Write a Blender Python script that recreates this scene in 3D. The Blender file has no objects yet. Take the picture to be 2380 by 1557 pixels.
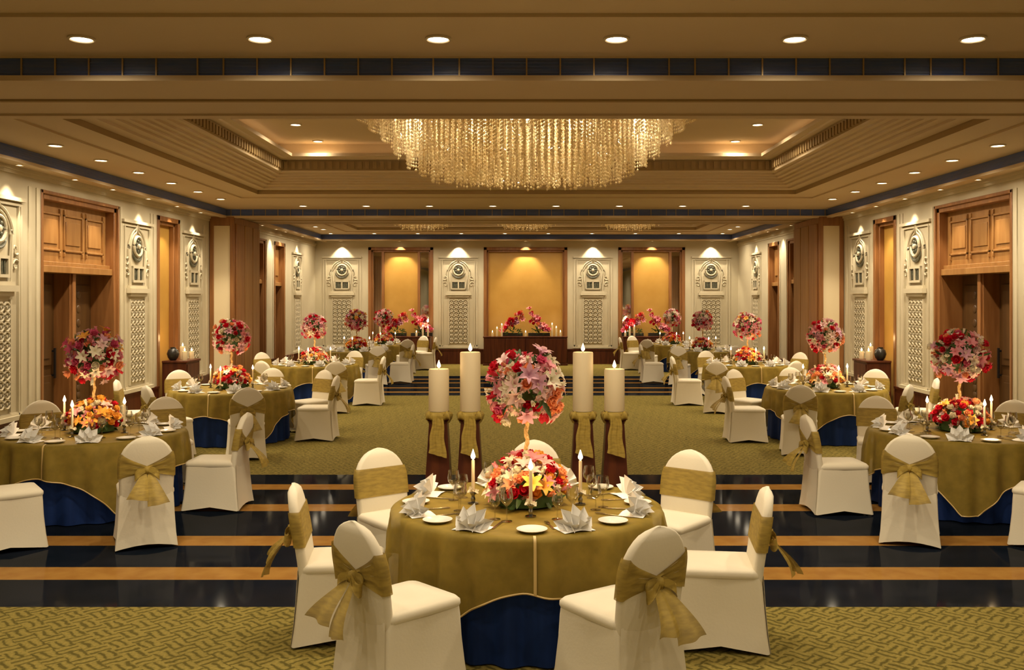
import bpy, math, random
from math import sin, cos, pi, radians, sqrt
from mathutils import Vector, Matrix

# ------------------------------------------------------------------ camera, world, exposure
S = bpy.context.scene
C = S.collection
H = 2.10                                    # eye height
F = 2200.0                                  # focal length in pixels of a 2380 px wide frame
cam_d = bpy.data.cameras.new('camera')
cam_d.sensor_width = 36.0
cam_d.lens = 36.0 * F / 2380.0
cam_d.shift_x = -(1224 - 1190) / 2380.0
cam_d.shift_y = (692 - 778.5) / 2380.0
cam_d.clip_end = 200
cam = bpy.data.objects.new('camera', cam_d)
cam.location = (0, 0, H)
cam.rotation_euler = (radians(90), 0, 0)
C.objects.link(cam)
S.camera = cam
w = bpy.data.worlds.new('world')
S.world = w
w.use_nodes = True
w.node_tree.nodes['Background'].inputs[0].default_value = (1, .75, .5, 1)
w.node_tree.nodes['Background'].inputs[1].default_value = 0.02
S.view_settings.view_transform = 'Standard'
S.view_settings.look = 'None'
S.view_settings.gamma = 1
S.view_settings.use_curve_mapping = False
S.view_settings.exposure = -0.5
S.cycles.max_bounces = 6
S.cycles.diffuse_bounces = 4
S.cycles.glossy_bounces = 3
S.cycles.transmission_bounces = 4
S.cycles.transparent_max_bounces = 8
S.cycles.caustics_reflective = False
S.cycles.caustics_refractive = False
S.cycles.sample_clamp_indirect = 3.0

WARM = (1.0, .83, .58)
def light(name, kind, energy, loc, parent=None, rot=(0, 0, 0), color=WARM, **kw):
    key = 'L_' + name
    d = bpy.data.lights.get(key)
    if d is None:
        d = bpy.data.lights.new(key, kind)
        d.energy = energy
        d.color = color
        for k, v in kw.items():
            setattr(d, k, v)
    o = bpy.data.objects.new(name, d)
    C.objects.link(o)
    o.location = loc
    o.rotation_euler = rot
    o.parent = parent
    return o
E_DOWN, E_WASH, E_CHAND, E_COVE = 200, 150, 95, 0.7

# ------------------------------------------------------------------ materials
def mat(name, col, rough=.6, metal=0.0, spec=.5, bump=None, noise=None, emit=None, alpha=None, sheen=0, trans=0, sss=0):
    m = bpy.data.materials.new(name)
    m.use_nodes = True
    nt = m.node_tree
    b = nt.nodes['Principled BSDF']
    b.inputs['Base Color'].default_value = (*col, 1)
    b.inputs['Roughness'].default_value = rough
    b.inputs['Metallic'].default_value = metal
    b.inputs['Specular IOR Level'].default_value = spec
    if sheen:
        b.inputs['Sheen Weight'].default_value = sheen
    if emit:
        b.inputs['Emission Color'].default_value = (*emit[0], 1)
        b.inputs['Emission Strength'].default_value = emit[1]
    tc = nt.nodes.new('ShaderNodeTexCoord')
    if noise:
        sc, col2, stretch = noise
        mp = nt.nodes.new('ShaderNodeMapping')
        mp.inputs['Scale'].default_value = stretch
        nz = nt.nodes.new('ShaderNodeTexNoise')
        nz.inputs['Scale'].default_value = sc
        nz.inputs['Detail'].default_value = 5
        mx = nt.nodes.new('ShaderNodeMix')
        mx.data_type = 'RGBA'
        mx.inputs[6].default_value = (*col, 1)
        mx.inputs[7].default_value = (*col2, 1)
        rp = nt.nodes.new('ShaderNodeMapRange')
        rp.inputs[1].default_value = .35
        rp.inputs[2].default_value = .65
        nt.links.new(tc.outputs['Object'], mp.inputs[0])
        nt.links.new(mp.outputs[0], nz.inputs['Vector'])
        nt.links.new(nz.outputs[0], rp.inputs[0])
        nt.links.new(rp.outputs[0], mx.inputs[0])
        nt.links.new(mx.outputs[2], b.inputs['Base Color'])
    if bump:
        sc, st = bump
        n2 = nt.nodes.new('ShaderNodeTexNoise')
        n2.inputs['Scale'].default_value = sc
        bp = nt.nodes.new('ShaderNodeBump')
        bp.inputs['Strength'].default_value = st
        bp.inputs['Distance'].default_value = .01
        nt.links.new(tc.outputs['Object'], n2.inputs['Vector'])
        nt.links.new(n2.outputs[0], bp.inputs['Height'])
        nt.links.new(bp.outputs[0], b.inputs['Normal'])
    out = nt.nodes['Material Output']
    sh = b.outputs[0]
    if trans:
        t = nt.nodes.new('ShaderNodeBsdfTranslucent')
        t.inputs[0].default_value = (*col, 1)
        mxs = nt.nodes.new('ShaderNodeMixShader')
        mxs.inputs[0].default_value = trans
        nt.links.new(sh, mxs.inputs[1])
        nt.links.new(t.outputs[0], mxs.inputs[2])
        sh = mxs.outputs[0]
    if alpha is not None:
        t = nt.nodes.new('ShaderNodeBsdfTransparent')
        mxs = nt.nodes.new('ShaderNodeMixShader')
        mxs.inputs[0].default_value = alpha
        nt.links.new(t.outputs[0], mxs.inputs[1])
        nt.links.new(sh, mxs.inputs[2])
        sh = mxs.outputs[0]
    nt.links.new(sh, out.inputs[0])
    return m

M = {}
M['plaster'] = mat('plaster', (.545, .485, .345), .7, noise=(1.2, (.50, .44, .31), (1, 1, 1)))
M['stone'] = mat('carved_stone', (.58, .52, .38), .65, noise=(3, (.53, .465, .33), (1, 1, 1)), bump=(30, .1))
M['ceil'] = mat('ceiling_paint', (.60, .47, .30), .75, noise=(.6, (.57, .44, .28), (1, 1, 1)))
M['ceil_dark'] = mat('moulding_ochre_and_shade', (.33, .225, .10), .8, spec=.2)  # ochre of dentils and track; also carries the riser's shade as colour
M['wood'] = mat('warm_wood', (.30, .135, .045), .38, noise=(2.2, (.21, .085, .025), (6, 6, .5)))
M['wood_lit'] = mat('lit_wood', (.34, .175, .055), .4, noise=(2.2, (.26, .12, .033), (5, 5, .5)))  # brighter copy of the warm wood, light put into the colour
M['wood_dark'] = mat('dark_red_wood', (.10, .028, .010), .35, spec=.22, noise=(2.5, (.06, .015, .008), (6, 6, .5)))
M['door'] = mat('door_wood', (.095, .046, .013), .42, noise=(2.2, (.066, .03, .009), (6, 6, .5)))  # shade of recessed leaves and lower panels put into a darker colour
M['gold_panel'] = mat('gold_silk', (.50, .285, .06), .45, noise=(1.5, (.43, .235, .042), (1, 1, 1)))
M['cream_panel'] = mat('cream_panel', (.78, .66, .44), .5)
M['mirror'] = mat('mirror', (.85, .85, .82), .03, metal=1)
M['navy'] = mat('navy_lacquer', (.085, .135, .38), .32, spec=.25, noise=(5, (.12, .15, .34), (1, 1, 6)))
M['brass'] = mat('brass_divider', (.40, .29, .15), .4, metal=.6)
M['marble'] = mat('black_marble', (.005, .008, .014), .12, spec=.12, noise=(3, (.009, .012, .020), (1, 1, 1)))
M['inlay'] = mat('honey_marble', (.38, .20, .05), .2, spec=.3, noise=(6, (.31, .15, .035), (1, 1, 1)))
M['cover'] = mat('chair_cover_cloth', (.80, .73, .57), .72, sheen=.15, bump=(60, .06))
M['sash'] = mat('gold_organza_sash', (.44, .31, .062), .55, spec=.2, alpha=.86, noise=(14, (.31, .215, .045), (1, 1, 4)))
M['overlay'] = mat('gold_organza_cloth', (.35, .24, .036), .62, spec=.15, alpha=.76, noise=(9, (.27, .188, .026), (1, 1, 1)))
M['hem'] = mat('gold_trim', (.66, .47, .18), .4)
M['skirt'] = mat('navy_table_cloth', (.009, .032, .15), .7, spec=.2, noise=(4, (.006, .021, .10), (3, 3, .3)))
M['napkin'] = mat('white_linen', (.97, .95, .91), .8)
M['china'] = mat('white_china', (.88, .86, .80), .12)
M['steel'] = mat('cutlery_steel', (.62, .55, .42), .2, metal=1)
M['silver'] = mat('candle_holder_silver', (.30, .29, .26), .18, metal=1)
M['wax'] = mat('candle_wax', (.86, .74, .50), .5, trans=.25)
M['flame'] = mat('candle_flame', (1, .8, .5), .5, emit=((1, .72, .38), 28))
M['lens'] = mat('lamp_lens', (1, .9, .7), .5, emit=((1, .86, .62), 16))
M['spot_lens'] = mat('spot_lens', (1, .9, .7), .5, emit=((1, .84, .58), 9))
M['ring'] = mat('downlight_ring', (.62, .52, .36), .45)
M['black'] = mat('black_plastic', (.012, .012, .014), .4)
M['medallion'] = mat('dark_green_grey', (.06, .065, .045), .4, noise=(20, (.15, .15, .11), (1, 1, 1)))  # dark grey-green tone of medallion centre, plaque and crescent
M['stem_gold'] = mat('gold_stem', (.66, .42, .15), .4, noise=(25, (.5, .29, .09), (1, 1, 1)))
M['leaf'] = mat('leaf', (.055, .12, .025), .5, trans=.2)
M['foliage_core'] = mat('foliage_core', (.035, .06, .015), .7)
M['planter'] = mat('planter', (.02, .018, .016), .3)
for nm, c in (('red', (.62, .006, .025)), ('pink', (.82, .30, .34)), ('pale', (.90, .62, .58)), ('white', (.90, .82, .62)),
              ('peach', (.90, .36, .16)), ('orange', (.92, .45, .06)), ('rose', (.66, .10, .20)), ('mauve', (.68, .36, .46)), ('dark', (.22, .01, .05))):
    M['f_' + nm] = mat('petal_' + nm, c, .55, trans=.25)

# polished stone: a dark body with a faint, even mirror on top
def polish(m, share, rough):
    nt = m.node_tree
    b = nt.nodes['Principled BSDF']
    b.inputs['Specular IOR Level'].default_value = 0
    g = nt.nodes.new('ShaderNodeBsdfGlossy')
    g.inputs['Roughness'].default_value = rough
    x = nt.nodes.new('ShaderNodeMixShader')
    x.inputs[0].default_value = share
    nt.links.new(b.outputs[0], x.inputs[1])
    nt.links.new(g.outputs[0], x.inputs[2])
    nt.links.new(x.outputs[0], nt.nodes['Material Output'].inputs[0])
polish(M['marble'], .055, .07)
polish(M['inlay'], .05, .1)

# crystal: lets light from the lamps inside through
M['crystal'] = mat('crystal_beads', (.95, .82, .52), .1, trans=.5, alpha=.82)
# thin glass for the wine glasses
def glass():
    m = bpy.data.materials.new('thin_glass')
    m.use_nodes = True
    nt = m.node_tree
    nt.nodes.remove(nt.nodes['Principled BSDF'])
    t = nt.nodes.new('ShaderNodeBsdfTransparent')
    t.inputs[0].default_value = (.93, .92, .88, 1)
    g = nt.nodes.new('ShaderNodeBsdfGlossy')
    g.inputs['Roughness'].default_value = .03
    fr = nt.nodes.new('ShaderNodeLayerWeight')
    fr.inputs[0].default_value = .35
    mx = nt.nodes.new('ShaderNodeMixShader')
    nt.links.new(fr.outputs['Facing'], mx.inputs[0])
    nt.links.new(t.outputs[0], mx.inputs[1])
    nt.links.new(g.outputs[0], mx.inputs[2])
    nt.links.new(mx.outputs[0], nt.nodes['Material Output'].inputs[0])
    return m
M['glass'] = glass()

def carpet():
    m = bpy.data.materials.new('carpet')
    m.use_nodes = True
    nt = m.node_tree
    L = nt.links.new
    b = nt.nodes['Principled BSDF']
    b.inputs['Roughness'].default_value = .95
    b.inputs['Specular IOR Level'].default_value = .1
    tc = nt.nodes.new('ShaderNodeTexCoord')
    def waves(rot, scale):
        mp = nt.nodes.new('ShaderNodeMapping')
        mp.inputs['Rotation'].default_value = (0, 0, rot)
        wv = nt.nodes.new('ShaderNodeTexWave')
        wv.inputs['Scale'].default_value = scale
        wv.inputs['Distortion'].default_value = 3.0
        wv.inputs['Detail'].default_value = 2
        wv.inputs['Detail Scale'].default_value = 2.5
        L(tc.outputs['Object'], mp.inputs[0])
        L(mp.outputs[0], wv.inputs['Vector'])
        return wv.outputs['Fac']
    a, c = waves(radians(45), 5.5), waves(radians(-45), 5.5)
    # basket-weave: choose one set of diagonal strokes or the other, cell by cell
    mp = nt.nodes.new('ShaderNodeMapping')
    mp.inputs['Rotation'].default_value = (0, 0, radians(45))
    ck = nt.nodes.new('ShaderNodeTexChecker')
    ck.inputs['Scale'].default_value = 8.0
    L(tc.outputs['Object'], mp.inputs[0])
    L(mp.outputs[0], ck.inputs['Vector'])
    mx = nt.nodes.new('ShaderNodeMix')
    L(ck.outputs['Fac'], mx.inputs[0])
    L(a, mx.inputs[2])
    L(c, mx.inputs[3])
    rp = nt.nodes.new('ShaderNodeValToRGB')
    e = rp.color_ramp.elements
    e[0].position, e[0].color = .10, (.10, .08, .018, 1)
    e[1].position, e[1].color = .75, (.245, .19, .048, 1)
    x = rp.color_ramp.elements.new(.3)
    x.color = (.185, .148, .036, 1)
    L(mx.outputs[0], rp.inputs[0])
    nz = nt.nodes.new('ShaderNodeTexNoise')
    nz.inputs['Scale'].default_value = 60
    nz.inputs['Detail'].default_value = 3
    m2 = nt.nodes.new('ShaderNodeMix')
    m2.data_type = 'RGBA'
    m2.blend_type = 'OVERLAY'
    m2.inputs[0].default_value = .45
    L(tc.outputs['Object'], nz.inputs['Vector'])
    L(rp.outputs[0], m2.inputs[6])
    L(nz.outputs[0], m2.inputs[7])
    L(m2.outputs[2], b.inputs['Base Color'])
    return m
M['carpet'] = carpet()

# ------------------------------------------------------------------ mesh builder
class MB:
    def __init__(s):
        s.v, s.f = [], []
    def add(s, vs, fs, mtx=None):
        o = len(s.v)
        s.v += [tuple(mtx @ Vector(p)) for p in vs] if mtx is not None else [tuple(p) for p in vs]
        s.f += [tuple(i + o for i in f) for f in fs]
        return s
    def box(s, x0, x1, y0, y1, z0, z1, mtx=None):
        x0, x1, y0, y1, z0, z1 = min(x0, x1), max(x0, x1), min(y0, y1), max(y0, y1), min(z0, z1), max(z0, z1)
        v = [(x, y, z) for z in (z0, z1) for y in (y0, y1) for x in (x0, x1)]
        return s.add(v, [(0, 2, 3, 1), (4, 5, 7, 6), (0, 1, 5, 4), (2, 6, 7, 3), (0, 4, 6, 2), (1, 3, 7, 5)], mtx)
    def loft(s, rings, closed=True, cap0=False, cap1=False, mtx=None):
        n = len(rings[0])
        v = [p for r in rings for p in r]
        f = []
        for i in range(len(rings) - 1):
            for j in range(n if closed else n - 1):
                k = (j + 1) % n
                f.append((i * n + j, i * n + k, (i + 1) * n + k, (i + 1) * n + j))
        if cap0:
            f.append(tuple(reversed(range(n))))
        if cap1:
            f.append(tuple(range((len(rings) - 1) * n, len(rings) * n)))
        return s.add(v, f, mtx)
    def lathe(s, prof, n=24, c=(0, 0, 0), mtx=None):
        rings = [[(c[0] + max(r, 1e-4) * cos(2 * pi * j / n), c[1] + max(r, 1e-4) * sin(2 * pi * j / n), c[2] + z) for j in range(n)] for r, z in prof]
        return s.loft(rings, True, True, True, mtx)
    def tube(s, path, r, n=8, caps=True, closed=False):
        P = [Vector(p) for p in path]
        rings = []
        for i, p in enumerate(P):
            if closed:
                d = P[(i + 1) % len(P)] - P[i - 1]
            else:
                d = P[min(i + 1, len(P) - 1)] - P[max(i - 1, 0)]
            d.normalize()
            u = d.orthogonal().normalized() if abs(d.z) > .999 else d.cross(Vector((0, 0, 1))).normalized()
            q = d.cross(u)
            rr = r[i] if isinstance(r, (list, tuple)) else r
            rings.append([tuple(p + (u * cos(2 * pi * j / n) + q * sin(2 * pi * j / n)) * rr) for j in range(n)])
        if closed:
            rings.append(rings[0])
        return s.loft(rings, True, caps and not closed, caps and not closed)
    def grid(s, fn, nu, nv, mtx=None):
        v = [fn(i / nu, j / nv) for j in range(nv + 1) for i in range(nu + 1)]
        f = [(j * (nu + 1) + i, j * (nu + 1) + i + 1, (j + 1) * (nu + 1) + i + 1, (j + 1) * (nu + 1) + i) for j in range(nv) for i in range(nu)]
        return s.add(v, f, mtx)
    def mesh(s, name, m, angle=40):
        me = bpy.data.meshes.new(name)
        me.from_pydata(s.v, [], s.f)
        me.materials.append(m)
        me.polygons.foreach_set('use_smooth', [True] * len(me.polygons))
        me.update()
        me.set_sharp_from_angle(angle=radians(angle))
        return me
    def build(s, name, m, parent=None, angle=40, loc=(0, 0, 0), rotz=0):
        return link(name, s.mesh(name, m, angle), parent, loc, rotz)

def link(name, me, parent=None, loc=(0, 0, 0), rotz=0):
    o = bpy.data.objects.new(name, me)
    C.objects.link(o)
    o.parent = parent
    o.location = loc
    o.rotation_euler = (0, 0, rotz)
    return o
def bevel(o, wd=.006, seg=2):
    b = o.modifiers.new('soft_edges', 'BEVEL')
    b.width, b.segments, b.limit_method = wd, seg, 'ANGLE'
    return o
def tag(o, label, cat, group=None):
    o['label'], o['category'] = label, cat
    if group:
        o['group'] = group
    return o
def thing(name, label, cat, loc=(0, 0, 0), rotz=0, group=None):
    o = link(name, None, None, loc, rotz)
    o.empty_display_size = .1
    return tag(o, label, cat, group)
def struct(name, mb, m, parent=None, angle=40):
    o = mb.build(name, m, parent, angle)
    o['kind'] = 'structure'
    return o
KIDS = {}
def kids(o):
    return [c for c in o.children]
def dup(o, loc, rotz, label, group=None, parent=None):
    def rec(src, par):
        c = src.copy()
        C.objects.link(c)
        c.parent = par
        for k in src.children:
            rec(k, c)
        return c
    r = rec(o, parent)
    r.location = loc
    r.rotation_euler = (0, 0, rotz)
    r['label'] = label
    if group:
        r['group'] = group
    return r

# ------------------------------------------------------------------ the room
WX = 6.70          # wall face
YB, YF = -7.0, 30.0  # back and far wall
ZC = H + 1.88      # ceiling
ZS = H + 1.72      # underside of beams and side soffits
ZC2 = ZC + .08     # ceiling of the far bay
B1, B2 = (7.40, 8.97), (20.0, 21.85)
DOOR, NICHE = (13.05, 15.55), (17.15, 18.25)
DOORF, NICHEF = (22.6, 24.3), (25.1, 26.2)   # far bay: door and panelled recess
ZHEAD = 3.60

mb = MB()
for y0, y1 in ((YB, 6.43), (11.24, 20.35), (25.4, YF)):
    mb.box(-7.4, 7.4, y0, y1, -.2, 0)
fl = struct('floor', mb, M['carpet'])
def marble_band(y0, inlays, y1):
    mb, mi = MB(), MB()
    y = y0
    for a, b in inlays:
        mb.box(-7.4, 7.4, y, a, -.2, 0)
        mi.box(-7.4, 7.4, a, b, -.2, 0)
        y = b
    mb.box(-7.4, 7.4, y, y1, -.2, 0)
    struct('marble_floor', mb, M['marble'])
    struct('marble_inlay_floor', mi, M['inlay'])
marble_band(6.43, [(7.05, 7.38), (8.02, 8.35), (9.32, 9.63), (10.36, 10.66)], 11.24)
marble_band(20.35, [(20.97, 21.2), (21.95, 22.2), (23.25, 23.5), (24.3, 24.55)], 25.4)

# side walls: slab, piers between the recesses, frieze above them
for sgn, side in ((-1, 'left'), (1, 'right')):
    mb = MB()
    X = lambda a: sgn * a
    mb.box(X(7.25), X(7.45), YB, YF + .3, 0, 4.9)
    rec = [DOOR, NICHE, DOORF, NICHEF]
    y = YB
    for a, b in rec:
        mb.box(X(WX), X(7.25), y, a, 0, ZHEAD)
        y = b
    mb.box(X(WX), X(7.25), y, YF + .3, 0, ZHEAD)
    mb.box(X(WX), X(7.25), YB, YF + .3, ZHEAD, 4.9)
    struct('wall_' + side, mb, M['plaster'])
    bb = MB()
    y = YB
    for a, b in rec + [(B2[0] - .02, B2[1])]:
        pass
    for a, b in ((YB, DOOR[0]), (DOOR[1], NICHE[0]), (NICHE[1], 19.98), (DOORF[1], NICHEF[0]), (NICHEF[1], YF)):
        bb.box(X(WX - .035), X(WX + .01), a, b, 0, .46)
        bb.box(X(WX - .05), X(WX + .01), a, b, .46, .50)
    struct('baseboard_' + side, bb, M['wood_dark'])
    # cornice line under the soffit and slender vertical fillets at the pier edges
    tr = MB()
    tr.box(X(WX - .04), X(WX + .01), YB, YF, ZS - .05, ZS)
    tr.box(X(WX - .02), X(WX + .01), YB, YF, ZS - .10, ZS - .05)
    for a in (DOOR[0] - .3, DOOR[0] - .1, DOOR[1] + .08, NICHE[0] - .28, NICHE[0] - .14, NICHE[1] + .1, 19.62, 19.8, DOORF[1] + .1, NICHEF[0] - .1, NICHEF[1] + .1):
        tr.box(X(WX - .014), X(WX + .01), a - .035, a + .035, .5, ZHEAD)
    struct('trim_1' if sgn < 0 else 'trim_2', tr, M['stone'])

mb = MB()
mb.box(-7.4, 7.4, YB - .2, YB, 0, 4.9)
struct('wall_back', mb, M['plaster'])
# far wall with three recesses
mb = MB()
FN = [(-5.02, -2.96), (-1.36, 1.29), (2.90, 5.02)]
mb.box(-7.4, 7.4, YF + .22, YF + .4, 0, 4.9)
x = -7.0
for a, b in FN:
    mb.box(x, a, YF, YF + .22, 0, 3.70)
    x = b
mb.box(x, 7.0, YF, YF + .22, 0, 3.70)
mb.box(-7, 7, YF, YF + .22, 3.70, 4.9)
struct('wall_far', mb, M['plaster'])
bb = MB()
for a, b in ((-WX, FN[0][0]), (FN[0][1], FN[1][0]), (FN[1][1], FN[2][0]), (FN[2][1], WX)):
    bb.box(a, b, YF - .05, YF + .01, 0, .44)
    bb.box(a, b, YF - .065, YF + .01, .44, .48)
struct('baseboard_far', bb, M['wood_dark'])

# ceiling: flat soffits around a stepped coffer in every bay
def coffer(x1, y0, y1, zc, outer=True):
    """rings of (inset, height above zc), lofted as rectangles"""
    def rect(ins, z):
        a, b, c = x1 - ins, y0 + ins, y1 - ins
        return [(-a, b, z), (a, b, z), (a, c, z), (-a, c, z)]
    prof = [(0, 0), (0, .025), (.44, .03), (.44, .005)]
    plain = MB()
    plain.loft([rect(i, zc + z) for i, z in ((.002, 0), (.003, .025), (.44, .03))])
    plain.loft([rect(i, zc + z) for i, z in ((.441, .105), (.60, .115), (.60, .15), (.68, .17), (.68, .20), (.76, .205), (.76, .235), (.83, .24), (.83, .27), (.90, .275), (.90, .31), (.97, .32), (.97, .35), (1.03, .36), (1.04, .385))])
    plain.loft([rect(i, zc + z) for i, z in ((1.04, .57), (1.16, .575), (1.17, .60), (1.28, .605), (1.28, .66), (.95, .66), (.95, .87))])
    top = MB()
    top.loft([rect(.95, zc + .87), rect(x1 - .01 if x1 < (y1 - y0) / 2 else (y1 - y0) / 2 - .01, zc + .87)], cap1=True)
    dark = MB()
    dark.loft([rect(i, zc + z) for i, z in ((.44, .03), (.441, .105))])  # riser in shade: the shade is put into its colour
    dark.loft([rect(i, zc + z) for i, z in ((1.04, .385), (1.045, .57))])
    # dentils
    ins = 1.05
    n = int(2 * (x1 - ins) / .13)
    for i in range(n):
        px = -(x1 - ins) + (i + .5) * 2 * (x1 - ins) / n
        dark.box(px - .035, px + .035, y1 - ins - .03, y1 - ins + .01, zc + .41, zc + .54)
    n = int((y1 - y0 - 2 * ins) / .13)
    for sg in (-1, 1):
        for i in range(n):
            py = y0 + ins + (i + .5) * (y1 - y0 - 2 * ins) / n
            dark.box(sg * (x1 - ins) - .02, sg * (x1 - ins) + .02, py - .035, py + .035, zc + .41, zc + .54)
    struct('coffer_ceiling', plain, M['ceil'])
    struct('coffer_ceiling', top, M['ceil'])
    struct('coffer_trim', dark, M['ceil_dark'])
    # cove lamps lying on the ledge behind the lip
    xm, ym = x1 - 1.08, (y0 + y1) / 2
    ly = (y1 - y0) / 2 - 1.08
    for k, (px, py, sx, sy) in enumerate(((-xm, ym, .05, 2 * ly), (xm, ym, .05, 2 * ly), (0, y1 - 1.08, 2 * xm, .05), (0, y0 + 1.08, 2 * xm, .05))):
        d = bpy.data.lights.new('cove', 'AREA')
        d.shape, d.size, d.size_y = 'RECTANGLE', sx, sy
        d.energy, d.color = E_COVE * max(sx, sy), (1, .66, .32)
        o = bpy.data.objects.new('cove_lamp', d)
        C.objects.link(o)
        o.location = (px, py, zc + .675)
        o.rotation_euler = (pi, 0, 0)
BAYS = [(YB, B1[0], ZC, (-4.2, 6.34)), (B1[1], B2[0], ZC, (9.25, 17.9)), (B2[1], 29.3, ZC2, (23.2, 28.2))]
for y0, y1, zc, (c0, c1) in BAYS:
    mb = MB()
    mb.box(-6.36, 6.36, y0, c0, zc, zc + .08)
    mb.box(-6.36, 6.36, c1, y1, zc, zc + .08)
    mb.box(-6.36, -5.4, c0, c1, zc, zc + .08)
    mb.box(5.4, 6.36, c0, c1, zc, zc + .08)
    struct('ceiling', mb, M['ceil'])
    coffer(5.4, c0, c1, zc)
mb = MB()
mb.box(-7.4, 7.4, YB, YF + .4, 5.2, 5.3)
struct('roof_slab', mb, M['ceil'])

# beams with the navy air grille, side soffits with the navy band
T = [3]
def trim(mb, m):
    o = struct('trim_%d' % T[0], mb, m)
    T[0] += 1
    return o
for i, (a, b) in enumerate((B1, B2)):
    mb = MB()
    mb.box(-7.25, 7.25, a, b, ZS + .0, 5.2)
    mb.box(-7.25, 7.25, a - .03, a + .16, ZS - .03, ZS + .012)     # lip below the grille
    mb.box(-7.25, 7.25, a - .03, a + .01, ZC - .012, ZC + .05)
    mb.box(-7.25, 7.25, b - .12, b + .03, ZS - .02, ZS + .01)
    struct('ceiling_beam', mb, M['ceil'])
    sl = MB()
    ym = a + (b - a) * .55
    sl.box(-6.7, 6.7, ym - .04, ym + .04, ZS - .006, ZS + .01)      # partition track
    sl.box(-6.7, 6.7, ym - .06, ym - .045, ZS - .014, ZS + .01)
    trim(sl, M['ceil_dark'])
    bnd = MB()
    bnd.box(-6.36, 6.36, a - .012, a + .01, ZS + .015, ZC - .012)
    for k in range(5):
        z = ZS + .03 + k * .027
        bnd.box(-6.36, 6.36, a - .02, a, z, z + .006)
    trim(bnd, M['navy'])
    dv = MB()
    n = 48
    for k in range(n + 1):
        px = -6.3 + k * 12.6 / n + (.06 if k % 7 == 0 else 0)
        dv.box(px - .006, px + .006, a - .026, a, ZS + .012, ZC - .012)
    trim(dv, M['brass'])
for sgn in (-1, 1):
    so, bd = MB(), MB()
    for y0, y1, zc in ((YB, B1[0] - .03, ZC), (B1[1], B2[0] - .03, ZC), (B2[1], YF, ZC2)):
        zs = ZS + (zc - ZC)
        so.box(sgn * 6.36, sgn * 7.0, y0, y1, zs, 5.2)
        so.box(sgn * 6.33, sgn * 6.45, y0, y1, zs - .03, zs + .012)
        bd.box(sgn * 6.348, sgn * 6.38, y0, y1, zs + .014, zc - .004)
        for k in range(4):
            z = zs + .035 + k * .03
            bd.box(sgn * 6.342, sgn * 6.36, y0, y1, z, z + .006)
    struct('ceiling_soffit', so, M['ceil'])
    trim(bd, M['navy'])
so, bd = MB(), MB()
zs = ZS + .08
so.box(-6.36, 6.36, 29.3, YF + .05, zs, 5.2)
so.box(-6.36, 6.36, 29.27, 29.4, zs - .03, zs + .012)
bd.box(-6.36, 6.36, 29.288, 29.31, zs + .014, ZC2 - .004)
for k in range(4):
    bd.box(-6.36, 6.36, 29.28, 29.3, zs + .035 + k * .03, zs + .041 + k * .03)
struct('ceiling_soffit', so, M['ceil'])
trim(bd, M['navy'])

# ------------------------------------------------------------------ doors and recess panels in the side walls
def side_xf(sgn, y, x=WX):
    """local frame: local -Y faces the room, local X runs along the wall"""
    return (sgn * x, y, 0), (pi / 2 if sgn < 0 else -pi / 2)
def make_door(num, sgn, y0, y1, where):
    loc, rz = side_xf(sgn, (y0 + y1) / 2)
    wd = (y1 - y0) / 2
    root = link('door_%d' % num, None, None, loc, rz)
    root['kind'] = 'structure'
    fr = MB()
    for s in (-1, 1):
        fr.box(s * wd, s * (wd - .13), .02, .55, 0, ZHEAD)
        fr.box(s * wd, s * (wd - .05), -.015, .06, 0, ZHEAD)
    fr.box(-wd, wd, .02, .55, ZHEAD - .12, ZHEAD)
    fr.box(-wd, wd, -.015, .06, ZHEAD - .05, ZHEAD)
    bevel(fr.build('door_frame', M['wood'], root), .008)
    up = MB()
    up.box(-wd + .1, wd - .1, .16, .55, 2.60, ZHEAD - .1)
    up.box(-wd + .1, wd - .1, .05, .5, 2.46, 2.56)
    up.box(-wd + .1, wd - .1, .09, .5, 2.56, 2.62)
    n = 3
    for k in range(n):
        a = -wd + .2 + k * (2 * wd - .4) / n + .05
        b = -wd + .2 + (k + 1) * (2 * wd - .4) / n - .05
        for (p, q, r, t) in ((a, b, 2.78, 2.81), (a, b, 3.30, 3.33), (a, a + .03, 2.78, 3.33), (b - .03, b, 2.78, 3.33)):
            up.box(p, q, .135, .17, r, t)
        up.box(a + .08, b - .08, .145, .17, 2.88, 3.23)
        for px in (a, b - .03):
            for pz in (2.70, 3.33):
                up.box(px, px + .03, .13, .17, pz, pz + .07)
    bevel(up.build('overdoor_panel', M['wood_lit'], root), .006)
    mu = MB()
    mu.box(-.085, .085, .16, .55, 0, 2.46)
    mu.box(-.05, .05, .13, .17, 0, 2.46)
    bevel(mu.build('mullion', M['wood'], root), .006)
    for s in (-1, 1):
        lf = MB()
        a, b = (.085, wd - .13)
        lf.box(s * a, s * b, .40, .46, .01, 2.46)
        for z0, z1 in ((.18, .95), (1.1, 2.3)):
            lf.box(s * (a + .12), s * (b - .12), .37, .41, z0, z1)
            lf.box(s * (a + .2), s * (b - .2), .355, .38, z0 + .1, z1 - .1)
            c = (a + b) / 2 * s
            for k in range(5):
                zz = z0 + .16 + (z1 - z0 - .32) * k / 4
                lf.lathe([(.07, 0), (.06, .012), (.02, .02)], 10, mtx=Matrix.Translation((c, .357, zz)) @ Matrix.Rotation(pi / 2, 4, 'X'))
        l = bevel(lf.build('door_leaf', M['door'], root), .006)
        hd = MB()
        hx = s * (a + .07)
        hd.box(hx - .02, hx + .02, .34, .36, .9, 1.35)
        hd.box(hx - .012, hx + .012, .35, .41, .93, .96)
        hd.box(hx - .012, hx + .012, .35, .41, 1.29, 1.32)
        hd.build('handle', M['black'], l)
    return root
make_door(1, -1, *DOOR, 'left')
make_door(2, 1, *DOOR, 'right')
make_door(3, -1, *DOORF, 'far left')
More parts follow.
